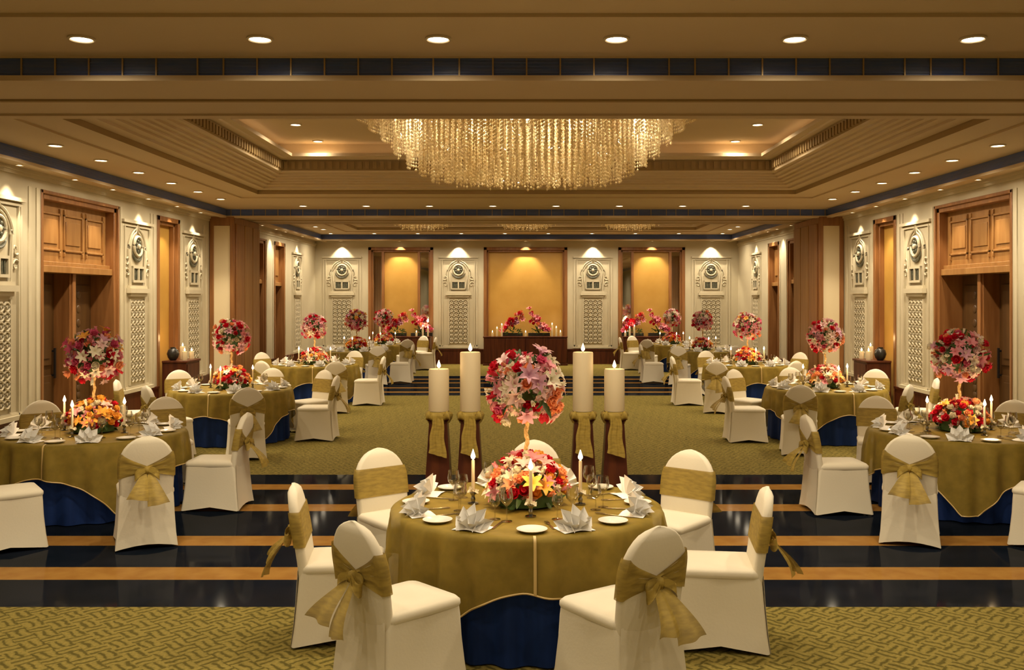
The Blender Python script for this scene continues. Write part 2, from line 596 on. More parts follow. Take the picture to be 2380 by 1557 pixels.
make_door(4, 1, *DOORF, 'far right')

def make_niche(label, loc, rz, wd, zt, mirrors, panel_z0=.5, upper=False):
    """recess lining: wooden frame, gold silk panel, optional mirror strips"""
    root = thing('niche_panel', label, 'wall panel', loc, rz, 'gold wall niches')
    fr = MB()
    for s in (-1, 1):
        fr.box(s * wd, s * (wd - .10), -.02, .2, 0, zt)
        fr.box(s * (wd - .10), s * (wd - .15), .05, .2, 0, zt)
    fr.box(-wd, wd, -.02, .2, zt - .09, zt)
    fr.box(-wd + .1, wd - .1, .05, .2, zt - .15, zt - .09)
    fr.box(-wd + .1, wd - .1, .05, .2, 0, .1)
    if mirrors:
        for s in (-1, 1):
            fr.box(s * (wd - .42), s * (wd - .50), .03, .2, .1, zt - .15)
    bevel(fr.build('frame', M['wood'], root), .006)
    g = wd - (.50 if mirrors else .15)
    p = MB()
    p.box(-g, g, .14, .17, .1, zt - .15)
    p.build('silk_panel', M['gold_panel'], root)
    if mirrors:
        for s in (-1, 1):
            q = MB()
            q.box(s * (wd - .15), s * (wd - .42), .12, .15, .1, zt - .15)
            q.build('mirror_strip', M['mirror'], root)
    return root
for sgn, side in ((-1, 'left'), (1, 'right')):
    loc, rz = side_xf(sgn, sum(NICHE) / 2)
    make_niche('gold silk niche panel in the %s side wall behind the candle cabinet' % side, loc, rz, (NICHE[1] - NICHE[0]) / 2, ZHEAD, False)
    # the panelled recess of the far bay
    a, b = NICHEF
    loc, rz = side_xf(sgn, (a + b) / 2)
    root = thing('wood_recess_panel', 'wood lined wall recess with lit upper panel, %s side of the far bay' % side, 'wall panel', loc, rz, 'wood recesses of the far bay')
    wd = (b - a) / 2
    fr = MB()
    for s in (-1, 1):
        fr.box(s * wd, s * (wd - .09), -.02, .5, 0, ZHEAD)
    fr.box(-wd, wd, -.02, .5, ZHEAD - .1, ZHEAD)
    bevel(fr.build('frame', M['wood'], root))
    up = MB()
    up.box(-wd + .09, wd - .09, .14, .4, 2.5, ZHEAD - .1)
    up.box(-wd + .2, wd - .2, .11, .16, 2.7, 3.35)
    up.box(-wd + .09, wd - .09, .06, .4, 2.42, 2.52)
    bevel(up.build('upper_panel', M['wood_lit'], root))
    lo = MB()
    lo.box(-wd + .09, wd - .09, .36, .42, 0, 2.42)
    lo.box(-wd + .22, wd - .22, .33, .37, .3, 2.2)
    bevel(lo.build('lower_panel', M['door'], root))
for (a, b), nm in zip(FN, ('left', 'centre', 'right')):
    make_niche({'left': 'gold silk niche with mirror strips in the far wall, left of centre', 'centre': 'wide gold silk niche without mirrors in the middle of the far wall',
                'right': 'gold silk niche with mirror strips in the far wall, right of centre'}[nm], ((a + b) / 2, YF, 0), 0, (b - a) / 2, 3.70, nm != 'centre')

# folding partition stacks under the far beam
for sgn, side in ((-1, 'left'), (1, 'right')):
    root = thing('partition_stack', 'tall wooden partition stack with cream front panel under the beam, %s side' % side, 'partition', (sgn * 6.43, 20.93, 0), 0, 'folded partition stacks')
    bx = MB()
    bx.box(-.26, .26, -.93, .90, 0, ZS - .01)
    bevel(bx.build('casing', M['wood'], root), .01)
    fr = MB()
    o = sgn
    fr.box(o * .26, o * .17, -.97, -.93, 0, ZS - .01)
    fr.box(-o * .26, -o * .17, -.97, -.93, 0, ZS - .01)
    fr.box(-.17, .17, -.97, -.93, ZS - .2, ZS - .01)
    fr.box(-.17, .17, -.97, -.93, 0, .3)
    bevel(fr.build('front_frame', M['wood'], root), .006)
    pn = MB()
    pn.box(-.17, .17, -.95, -.93, .3, ZS - .2)
    pn.build('cream_panel', M['cream_panel'], root)
    for k, (p, q) in enumerate(((-.88, -.3), (-.26, .3), (.34, .86))):
        sd = MB()
        sd.box(-o * .26, -o * .285, p, q, .12, ZS - .15)
        bevel(sd.build('side_panel', M['wood_lit'] if k else M['wood'], root), .008)  # farther side panels take the painted lit tone

# ------------------------------------------------------------------ carved plaster panels
def make_carving():
    root = thing('carved_panel', 'x', 'wall carving', (0, 0, 0), 0, 'carved wall panels')
    def strip(x0, x1, z0, z1, d):
        return (x0, x1, -d, .01, z0, z1)
    fr = MB()
    for wd, t, d in ((.60, .04, .018), (.52, .025, .028)):
        fr.box(*strip(-wd, -wd + t, .56, 3.30, d))
        fr.box(*strip(wd - t, wd, .56, 3.30, d))
        fr.box(*strip(-wd, wd, 3.30, 3.30 + t, d))
        fr.box(*strip(-wd, wd, .56, .56 + t, d))
    fr.box(*strip(-.62, .62, 3.36, 3.41, .06))
    fr.box(*strip(-.63, .63, .50, .56, .06))
    fr.build('frame', M['stone'], root)
    ar = MB()
    for rr, tt in ((.36, .022), (.30, .016)):
        pts = [(-rr * .86, -.015, 2.30)]
        for k in range(17):
            t = k / 16
            a = pi * (1 - t)
            pts.append((rr * cos(a) * (1 - .12 * sin(a)), -.015, 2.92 + rr * sin(a) * 1.0 + (.09 if k == 8 else 0)))
        pts.append((rr * .86, -.015, 2.30))
        ar.tube(pts, tt, 6)
    ar.build('arch', M['stone'], root)
    Rx = Matrix.Rotation(pi / 2, 4, 'X')
    md = MB()
    md.tube([(.165 * cos(a), -.03, 2.98 + .165 * sin(a)) for a in [2 * pi * k / 28 for k in range(28)]], .026, 8, closed=True)
    md.lathe([(.045, 0), (.045, .06), (.03, .07)], 14, mtx=Matrix.Translation((0, 0, 2.98)) @ Rx)
    mo = md.build('medallion', M['stone'], root)
    dk = MB()
    dk.lathe([(.15, 0), (.15, .02), (.13, .03)], 24, mtx=Matrix.Translation((0, .005, 2.98)) @ Rx)
    for k in range(7):
        a = 2 * pi * k / 7
        dk.lathe([(.028, 0), (.028, .05), (.01, .06)], 8, mtx=Matrix.Translation((.09 * cos(a), .005, 2.98 + .09 * sin(a))) @ Rx)
    dk.build('inlay', M['medallion'], mo)
    cr = MB()
    cr.tube([(.235 * cos(a), -.022, 2.97 + .235 * sin(a)) for a in [radians(200 + 140 * k / 12) for k in range(13)]], [.004 + .024 * sin(pi * k / 12) for k in range(13)], 8)
    cr.build('crescent', M['medallion'], root)
    pq = MB()
    for p in ((-.24, .24, 2.60, 2.64), (-.24, .24, 2.36, 2.40), (-.24, -.20, 2.36, 2.64), (.20, .24, 2.36, 2.64), (-.02, .02, 2.36, 2.64)):
        pq.box(*strip(*p, .05))
    po = pq.build('plaque', M['stone'], root)
    dk = MB()
    dk.box(*strip(-.2, .2, 2.40, 2.60, .012))
    for k in range(6):
        dk.box(*strip(-.19 + k * .065, -.155 + k * .065, 2.42, 2.58, .03))
    dk.build('inlay', M['medallion'], po)
    ld = MB()
    for wd, z0, z1, d in ((.36, 2.26, 2.31, .05), (.40, 2.18, 2.26, .08), (.34, 2.12, 2.18, .05)):
        ld.box(*strip(-wd, wd, z0, z1, d))
    ld.build('ledge', M['stone'], root)
    lt = MB()
    for j in range(11):
        for i in range(4):
            cx = (i - 1.5) * .145
            cz = 1.98 - j * .125
            n = 8
            lt.tube([(cx + .068 * cos(2 * pi * k / n + pi / 8), -.018, cz + .062 * sin(2 * pi * k / n + pi / 8)) for k in range(n)], .016, 5, closed=True)
            lt.lathe([(.026, 0), (.02, .03)], 6, mtx=Matrix.Translation((cx, 0, cz)) @ Rx)
    for p in ((-.32, -.29, .62, 2.08), (.29, .32, .62, 2.08)):
        lt.box(*strip(*p, .03))
    lt.build('lattice', M['stone'], root)
    sc = MB()
    for sg in (-1, 1):
        for zc, q in ((2.74, 1), (2.52, -1)):
            sc.tube([(sg * (.42 + (.015 + .07 * t) * cos(q * 5.5 * t)), -.02, zc + (.015 + .07 * t) * sin(q * 5.5 * t)) for t in [k / 14 for k in range(15)]], .014, 5)
    sc.build('scrollwork', M['stone'], root)
    return root
carve = make_carving()
panels = []
for sgn, side in ((-1, 'left'), (1, 'right')):
    panels += [(*side_xf(sgn, 11.95), 'carved plaster wall panel at the frame edge, %s wall, before the tall door' % side),
               (*side_xf(sgn, 16.25), 'carved plaster wall panel between door and gold niche, %s side wall' % side),
               (*side_xf(sgn, 18.98), 'carved plaster wall panel between gold niche and partition stack, %s side wall' % side),
               (*side_xf(sgn, 27.6), 'carved plaster wall panel in the far corner, %s side wall' % side)]
for x, t in ((-5.85, 'at the far left end'), (-2.16, 'between left and middle gold niches'), (2.10, 'between middle and right gold niches'), (5.84, 'at the far right end')):
    panels.append(((x, YF, 0), 0, 'carved plaster panel of the far wall, ' + t))
for i, (loc, rz, lab) in enumerate(panels):
    if i == 0:
        carve.location, carve.rotation_euler, carve['label'] = loc, (0, 0, rz), lab
    else:
        dup(carve, loc, rz, lab)

# ------------------------------------------------------------------ recessed lights
ORD = ['first', 'second', 'third', 'fourth', 'fifth', 'sixth', 'seventh', 'eighth', 'ninth', 'tenth', 'eleventh', 'twelfth']
def make_downlight(lens, r, name):
    root = thing(name, 'x', 'ceiling light')
    rg = MB()
    rg.lathe([(r * 1.28, 0), (r * 1.28, -.012), (r * 1.1, -.018), (r, -.012), (r, 0)], 20)
    rg.build('trim_ring', M['ring'], root)
    ln = MB()
    ln.lathe([(r * .98, -.001), (r * .9, -.010), (r * .5, -.014)], 20)
    ln.build('lens', M[lens], root)
    return root
dl = [make_downlight('lens', .075, 'downlight'), make_downlight('spot_lens', .045, 'wall_spotlight')]
dl_used = [False, False]
def place_light(kind, x, y, z, label, group, aim=None):
    p = dl[kind]
    if not dl_used[kind]:
        p.location, p['label'], p['group'] = (x, y, z), label, group
        dl_used[kind] = True
        o = p
    else:
        o = dup(p, (x, y, z), 0, label, group)
    return o
DOWNS = []
# pending: lights are placed after all copies so that the copied trees hold no lamp data
def row(pts, z, fmt, group):
    for k, (x, y) in enumerate(pts):
        o = place_light(0, x, y, z, fmt % ORD[k], group)
        DOWNS.append((o.location.copy(), 0))
row([(-3.22 + k * 1.29, 6.85) for k in range(6)], ZC, '%s big downlight of the near ceiling row before the grille, counted from left', 'near row downlights')
ys = [11.65, 12.9, 14.15, 15.45, 16.7, 17.95]
for sgn, side in ((-1, 'left'), (1, 'right')):
    row([(sgn * 5.80, y) for y in [9.6, 10.4][:0] + ys], ZC, '%s downlight of the ' + side + ' ceiling row, counted from the near beam', side + ' row downlights')
row([(-4.56 + k * 1.29, 19.3) for k in range(8)], ZC, '%s downlight of the row before the second beam, counted from left', 'second beam downlights')
for sgn, side in ((-1, 'left'), (1, 'right')):
    row([(sgn * 5.80, y) for y in (24.9, 26.0, 27.0)], ZC2, '%s far bay downlight along the ' + side + ' wall, counted from the beam', 'far bay downlights')
row([(-5.94 + k * 1.32, 28.7) for k in range(10)], ZC2, '%s downlight of the farthest row before the far wall, counted from left', 'farthest row downlights')
for sgn, side in ((-1, 'left'), (1, 'right')):
    row([(sgn * 3.66, y) for y in (15.0, 16.6)], ZC + .87, '%s downlight inside the raised ceiling, ' + side + ' of the big chandelier', 'raised ceiling downlights')
WASH = []
for sgn, side in ((-1, 'left'), (1, 'right')):
    for y, t in ((12.2, 'carved panel at the frame edge'), (13.7, 'near half of the tall door'), (14.95, 'far half of the tall door'), (16.35, 'carved panel beside the door'),
                 (17.7, 'gold niche'), (18.98, 'carved panel by the partition stack'), (23.4, 'far bay door'), (24.7, 'plain pier of the far bay'), (25.65, 'wood recess of the far bay'), (27.6, 'carved corner panel')):
        z = ZS + (.08 if y > 21 else 0)
        o = place_light(1, sgn * (WX - .17), y, z, 'small recessed spot above the %s, %s wall' % (t, side), side + ' wall spots')
        WASH.append((o.location.copy(), sgn, 0))
for x, t in ((-5.85, 'leftmost carved panel'), (-4.0, 'left mirrored niche'), (-2.16, 'second carved panel'), (-.03, 'wide middle niche'), (2.10, 'third carved panel'), (3.96, 'right mirrored niche'), (5.84, 'rightmost carved panel')):
    o = place_light(1, x, YF - .2, ZS + .08, 'small recessed spot above the %s of the far wall' % t, 'far wall spots')
    WASH.append((o.location.copy(), 0, 1))
for p, _ in DOWNS:
    light('downlight_beam', 'SPOT', E_DOWN, (p.x, p.y, p.z - .04), spot_size=radians(165), spot_blend=1.0, shadow_soft_size=.06)
for p, sgn, far in WASH:
    light('far_wash_beam' if far else 'wash_beam', 'SPOT', E_WASH * (1.3 if far else 1), (p.x, p.y, p.z - .03), rot=(0, -sgn * radians(-7), 0) if not far else (radians(7), 0, 0), spot_size=radians(84), spot_blend=.55, shadow_soft_size=.025)
# added fill spots, unseen, in the camera's bay; they brighten the foreground
for y in (1.5, 4.3, -2.5):
    for x in (-5.0, -2.5, 0, 2.5, 5.0):
        light('rear_fill_spot', 'SPOT', E_DOWN * .8, (x, y, ZC - .04 if abs(x) > 4 else ZC + .8), spot_size=radians(165), spot_blend=1.0, shadow_soft_size=.06)

# ------------------------------------------------------------------ chandeliers
def make_chandelier(label, group, a0, ratio, zt, prof, rings, gap, loc, bead=.015, lamps=5):
    rnd = random.Random(5)
    root = thing('chandelier', label, 'chandelier', loc, 0, group)
    n = 48
    pl = MB()
    pl.loft([[((a0 + d) * cos(2 * pi * k / n), (a0 * ratio + d) * sin(2 * pi * k / n), z) for k in range(n)] for d, z in ((-.02, -.002), (.03, -.002), (.03, -.05), (-.02, -.06))], True, True, True)
    pl.build('canopy', M['hem'], root)
    mb = MB()
    for r in range(rings):
        a = a0 * (1 - r / (rings + 1.5))
        b = a * ratio
        per = pi * (a + b)
        m = int(per / gap)
        for k in range(m):
            t = 2 * pi * k / m + r * .37
            f = a / a0
            L = prof[-1][1]
            for (f0, l0), (f1, l1) in zip(prof, prof[1:]):
                if f1 <= f <= f0:
                    L = l0 + (l1 - l0) * (f0 - f) / (f0 - f1)
            L *= .94 + .1 * rnd.random()
            x, y = a * cos(t), b * sin(t)
            z = -.05
            while z > -L:
                rr = bead * (.8 + .4 * rnd.random())
                h = bead * 2.5
                q = rnd.random() * pi
                v = [(x, y, z)] + [(x + rr * cos(q + i * pi / 2), y + rr * sin(q + i * pi / 2), z - h / 2) for i in range(4)] + [(x, y, z - h)]
                mb.add(v, [(0, 1, 2), (0, 2, 3), (0, 3, 4), (0, 4, 1), (5, 2, 1), (5, 3, 2), (5, 4, 3), (5, 1, 4)])
                z -= h
    s = mb.build('crystal_strands', M['crystal'], root, angle=10)
    s['kind'] = 'stuff'
    for k in range(lamps):
        t = (k + .5) / lamps * 2 - 1
        bl = MB()
        px = t * a0 * .75
        bl.lathe([(.012, -.06), (.012, -.12), (.03, -.14), (.035, -.18), (.02, -.22), (.004, -.235)], 12, c=(px, 0, 0))
        bl.build('bulb', M['lens'], root)
        light('chandelier_glow' + ('_big' if a0 > 2 else ''), 'POINT', E_CHAND if a0 > 2 else E_CHAND * .45, (px, 0, -.30), root, shadow_soft_size=.06)
    return root
make_chandelier('huge oval crystal chandelier hanging from the raised ceiling', 'crystal chandeliers', 2.62, .55, 0,
                [(1, .06), (.935, .17), (.786, .51), (.675, .82), (.553, 1.01), (.5, 1.08), (0, 1.10)], 13, .075, (0, 13.6, ZC + .87), .02)
for x, t in ((-2.78, 'left'), (0, 'middle'), (2.78, 'right')):
    make_chandelier('small crystal chandelier in the far bay, %s one of the three' % t, 'crystal chandeliers', .78, .7, 0,
                    [(1, .84), (.8, .94), (0, 1.05)], 5, .085, (x, 25.4, ZC2 + .87), .018, 2)

# ------------------------------------------------------------------ chairs
def chair_proto():
    root = thing('banquet_chair', 'x', 'chair')
    # local: chair faces +Y, top of the backrest above the origin
    def rr(hx, y0, y1, z, rad=.05, n=5, pinch=0.0):
        pts = []
        cy, hy = (y0 + y1) / 2, (y1 - y0) / 2
        for (sx, sy, a0) in ((1, 1, 0), (-1, 1, 90), (-1, -1, 180), (1, -1, 270)):
            for k in range(n):
                a = radians(a0 + 90 * k / (n - 1))
                pts.append((sx * (hx - rad) + rad * cos(a), cy + sy * (hy - rad) + rad * sin(a), z))
            # pinched middle of the side
            if pinch:
                nx, ny = [(0, 1), (-1, 0), (0, -1), (1, 0)][(0, 1, 2, 3)[[(1, 1), (-1, 1), (-1, -1), (1, -1)].index((sx, sy))]]
                pts.append((nx * (hx - pinch), cy + ny * (hy - pinch), z))
        return pts
    sk = MB()
    sk.loft([rr(.245, .015, .585, .012, .02, pinch=.012), rr(.232, .03, .57, .12, .022, pinch=.022), rr(.222, .045, .555, .28, .026, pinch=.022), rr(.218, .055, .55, .40, .03, pinch=.012), rr(.215, .06, .548, .445, .035, pinch=.004)])
    # the hem: stretched cloth rises between the feet
    for i, (x, y, z) in enumerate(sk.v):
        if z < .02:
            u = min(abs(abs(x) - .245), abs(abs(y - .30) - .285))
            e = max(0, 1 - (abs(x) / .245) ** 2) if abs(y - .3) > .26 else max(0, 1 - (abs(y - .3) / .285) ** 2)
            sk.v[i] = (x, y, z + .035 * e)
    sk.build('skirt', M['cover'], root, 60)
    se = MB()
    se.loft([rr(.215, .07, .548, .44, .035), rr(.222, .07, .556, .455, .04), rr(.222, .07, .556, .475, .045), rr(.208, .08, .542, .492, .05), rr(.12, .16, .46, .502, .05)], cap1=True)
    se.build('seat', M['cover'], root, 60)
    # backrest: slab following a rounded outline, leaning back towards the top
    def hw(z):
        if z < .70:
            return .205 + .012 * min(1, max(0, (z - .3) / .3))
        t = min(1, (z - .70) / .25)
        return .217 * (max(0, 1 - t ** 2.3)) ** .55
    def yc(z):
        return .085 * (1 - min(1, max(0, (z - .42) / .53)) ** 1.2) - .0
    bk = MB()
    zs = [.40, .5, .6, .7, .76, .81, .85, .885, .91, .93, .944, .95]
    rings = []
    for z in zs:
        h, y, th = max(hw(z), .012), yc(z), .03
        if z > .92:
            th = .03 * max(.3, (.953 - z) / .033)
        pts = []
        for k in range(7):
            a = radians(-90 + 180 * k / 6)
            pts.append((h - .026 + .026 * cos(a) if h > .03 else h * max(.4, cos(a)), y + th * sin(a), z))
        pts += [(-x, yy, zz) for x, yy, zz in reversed(pts)]
        rings.append(pts)
    bk.loft(rings, True, True, True)
    # the cover's rear sheet runs on down to the floor
    rear = []
    for z, h, y in ((.012, .243, .012), (.12, .230, .026), (.28, .218, .04), (.42, .208, .048), (.46, .206, .05)):
        rear.append([(h * t, y + .006 * (1 - t * t), z + (.03 * (1 - t * t) if z < .02 else 0)) for t in (-1, -.8, -.4, 0, .4, .8, 1)])
    bk.loft(rear, False)
    bk.build('backrest', M['cover'], root, 60)
    # sash wrapped round the backrest
    sh = MB()
    rings = []
    path = [(-.95 + .95 * k / 8, -1) for k in range(17)] + [(1.0, -.72), (1.025, 0), (1.0, .72)] + [(.95 - .95 * k / 4, 1) for k in range(9)] + [(-1.0, .72), (-1.025, 0), (-1.0, -.72)]
    for k, (fx, fy) in enumerate(path):
        g = max(0, 1 - abs(fx) / .95) ** .85 if fy == -1 else 0       # 1 at the knot in the middle of the rear
        zm = .705 - .035 * g
        hh = .105 - .078 * g
        ring = []
        for q in (-1, -.75, -.5, -.25, 0, .25, .5, .75, 1):
            z = zm + hh * q
            ring.append((fx * (hw(z) + .004), yc(z) + fy * .0345 + (.005 * sin(q * 9 + fx * 2) * min(1, 3 * g) if fy == -1 else 0), z))
        rings.append(ring)
    rings.append(rings[0])
    sh.loft(rings, False)
    sh.build('sash', M['sash'], root, 70)
    # bow: knot, two loops, two tails
    zk, yk = .665, yc(.665) - .045
    kn = MB()
    kn.lathe([(.0, -.034), (.022, -.026), (.030, 0), (.022, .026), (0, .034)], 12, c=(0, yk - .012, zk))
    bow = kn.build('bow', M['sash'], root, 70)
    for s in (-1, 1):
        lp = MB()
        def loop(u, v, s=s):
            a = u * 2 * pi
            r = .052 * (1 - .25 * sin(a / 2) ** 2)
            out = .085 * sin(a / 2) ** 1.2
            drop = -.050 * sin(a / 2) ** 2
            wdt = .014 + .030 * sin(a / 2)
            return (s * (.012 + out), yk - .018 - .030 * sin(a) * (.6 + .4 * u) - .012 + (v - .5) * .012, zk + drop + (v - .5) * 2 * wdt + .012 * sin(v * 9 + u * 5))
        lp.grid(loop, 18, 5)
        lp.build('loop', M['sash'], bow, 80)
        tl = MB()
        def tail(u, v, s=s):
            wdt = .012 + .074 * v ** .8
            fold = .012 * sin(u * 8 + s) * v
            x = s * (.012 + .062 * v + .008) + (u - .5) * 2 * wdt
            y = yk - .022 - (.14 * sin(min(v * 1.5, 1.57)) ** 1.3) + fold - .02 * (u if s > 0 else 1 - u) * v
            z = zk - .012 - (.25 if s > 0 else .20) * v + .03 * (u - .5) * s * v
            return (x, y, z)
        tl.grid(tail, 12, 10)
        tl.build('tail', M['sash'], bow, 80)
    for sx in (-1, 1):
        for sy in (.075, .53):
            f = MB()
            f.lathe([(.013, .0), (.013, .08)], 8, c=(sx * .205, sy, 0))
            f.build('foot', M['black'], root)
    return root
chair = chair_proto()
chair_used = [False]
SECT = ['near side', 'near right side', 'right side', 'far right side', 'far side', 'far left side', 'left side', 'near left side']
def place_chair(x, y, fx, fy, label, group):
    rz = math.atan2(-fx, fy)
    if not chair_used[0]:
        chair_used[0] = True
        chair.location, chair.rotation_euler = (x, y, 0), (0, 0, rz)
        chair['label'], chair['group'] = label, group
        return chair
    return dup(chair, (x, y, 0), rz, label, group)

# ------------------------------------------------------------------ tables
R, ZT = .842, .755
def table_proto():
    root = thing('banquet_table', 'x', 'table')
    tp = MB()
    tp.lathe([(R - .06, .715), (R - .045, .72), (R - .045, .738), (R - .06, .745)], 48)
    tp.build('tabletop', M['wood'], root)
    pd = MB()
    pd.lathe([(.30, .0), (.30, .02), (.06, .05), (.05, .68), (.25, .715)], 20)
    pd.build('pedestal', M['black'], root)
    sk = MB()
    n = 192
    rings = []
    for z, a in ((.747, 0), (.735, .002), (.68, .008), (.45, .016), (.2, .022), (.01, .026)):
        rings.append([((R - .040 + a * .6 + a * sin(22 * t + 1.3 * sin(3 * t))) * cos(t), (R - .040 + a * .6 + a * sin(22 * t + 1.3 * sin(3 * t))) * sin(t), z) for t in [2 * pi * k / n for k in range(n)]])
    sk.loft(rings, True, True)
    sk.build('floor_cloth', M['skirt'], root, 60)
    return root
def cloth_mesh():
    """square organza cloth hanging over the round top: low points at its corners; one mid-side faces local -Y"""
    n = 240
    half = 1.15
    def hang(t):
        d = half / max(abs(cos(t)), abs(sin(t))) - R
        return min(d, .66)
    mb = MB()
    rings = [[(r * cos(2 * pi * k / n), r * sin(2 * pi * k / n), ZT) for k in range(n)] for r in (.02, .3, .6, R - .01)]
    for v in (0, .03, .08, .2, .4, .6, .8, 1.0):
        ring = []
        for k in range(n):
            t = 2 * pi * k / n
            L = hang(t)
            c = abs(sin(2 * t))                      # 1 at the corners
            d = v * L
            fl = .012 + .055 * d * (.25 + .75 * c)
            fold = (.017 + .024 * sin(17 * t + 1.6 * sin(3 * t) + .5) + .014 * sin(29 * t + 1)) * min(1, d / .2) * (.8 + .2 * c)
            r = R + .012 * min(1, v / .03) + fl * min(1, v / .08) + fold + .016
            ring.append((r * cos(t), r * sin(t), ZT - .004 - d + .02 * v * sin(6 * t) * (1 - c)))
        rings.append(ring)
    mb.loft(rings, True, True)
    return mb, rings
tproto = table_proto()
cmb, crings = cloth_mesh()
cproto = cmb.build('table_overlay', M['overlay'], None, 60)
hm = MB()
hm.tube(crings[-1], .006, 5, closed=True)
hm.build('hem', M['hem'], cproto, 60)
sm = MB()
ks = 180                                            # local -Y
sm.loft([[tuple(r[k] * 1.004 + Vector((0, -.004, .0015))) for k in (0, 1, 2)] for r in [[rr[ks].copy().lerp(rr[ks + 1], -.35), rr[ks].copy(), rr[ks].copy().lerp(rr[ks + 1], .35)] for rr in [[Vector(p) for p in q] for q in crings[3:]]]], False)
sm.build('seam', M['hem'], cproto, 60)

# ---- flowers
def petal(mb, L, wd, a0, curl, rot, cup=.25, mtx=None, nu=4, nv=4):
    """strip leaving the axis at angle a0 from +Z, bending by curl along its length"""
    cr, sr = cos(rot), sin(rot)
    def f(u, v):
        a = a0 + curl * v
        ac = a0 + curl * v / 2
        r, z = L * v * sin(ac), L * v * cos(ac)
        w_ = wd * sin(pi * min(.97, v * .92 + .06)) ** .8
        x = (u - .5) * 2 * w_
        lift = cup * abs(u - .5) * 2 * w_
        r2, z2 = r - lift * cos(a), z + lift * sin(a)
        return (r2 * cr - x * sr, r2 * sr + x * cr, z2)
    mb.grid(f, nu, nv, mtx)
def lily_mesh(col, L=.075):
    mb = MB()
    for k in range(6):
        petal(mb, L, .014 if k % 2 else .019, radians(22), radians(75), k * pi / 3 + .1, .3)
    return mb.mesh('lily', M['f_' + col], 60)
def bud_mesh(col):
    mb = MB()
    for k in range(5):
        petal(mb, .055, .013, radians(8), radians(18), 2 * pi * k / 5, .4, nu=3, nv=4)
    mb.lathe([(.004, -.01), (.011, .008), (.012, .025), (.004, .045)], 7)
    return mb.mesh('bud', M['f_' + col], 60)
def rose_mesh(col, r=.036):
    mb = MB()
    for lay, (n, L, w_, a, c) in enumerate(((5, r * 1.7, r * .85, 62, -45), (5, r * 1.6, r * .75, 40, -45), (4, r * 1.5, r * .6, 20, -35), (3, r * 1.35, r * .45, 6, -20))):
        for k in range(n):
            petal(mb, L, w_, radians(a), radians(c), 2 * pi * k / n + lay * .6, .35, nu=3, nv=3)
    mb.lathe([(0, 0), (r * .5, r * .3), (r * .45, r * 1.1), (0, r * 1.3)], 7)
    return mb.mesh('rose', M['f_' + col], 60)
LILY = {c: lily_mesh(c) for c in ('pink', 'pale', 'white', 'orange', 'mauve', 'peach', 'rose')}
BUD = {c: bud_mesh(c) for c in ('white', 'peach', 'pale', 'red', 'pink')}
ROSE = {c: rose_mesh(c) for c in ('red', 'peach', 'white', 'orange', 'pink', 'dark', 'rose')}
def aim(d):
    return Vector(d).to_track_quat('Z', 'Y').to_matrix().to_4x4()
def foliage(mb, c, rx, rz, n, rnd, L=.09):
    for k in range(n):
        z = -.5 + 1.5 * rnd.random()
        a = rnd.random() * 2 * pi
        q = sqrt(max(0, 1 - min(1, z * z)))
        d = Vector((cos(a) * q, sin(a) * q, z))
        d.normalize()
        p = Vector(c) + Vector((d.x * rx * .7, d.y * rx * .7, d.z * rz * .7))
        petal(mb, L * (.8 + .7 * rnd.random()), .018, radians(10 + 30 * rnd.random()), radians(40), rnd.random() * 6.28, .3, Matrix.Translation(p) @ aim(d), 2, 4)
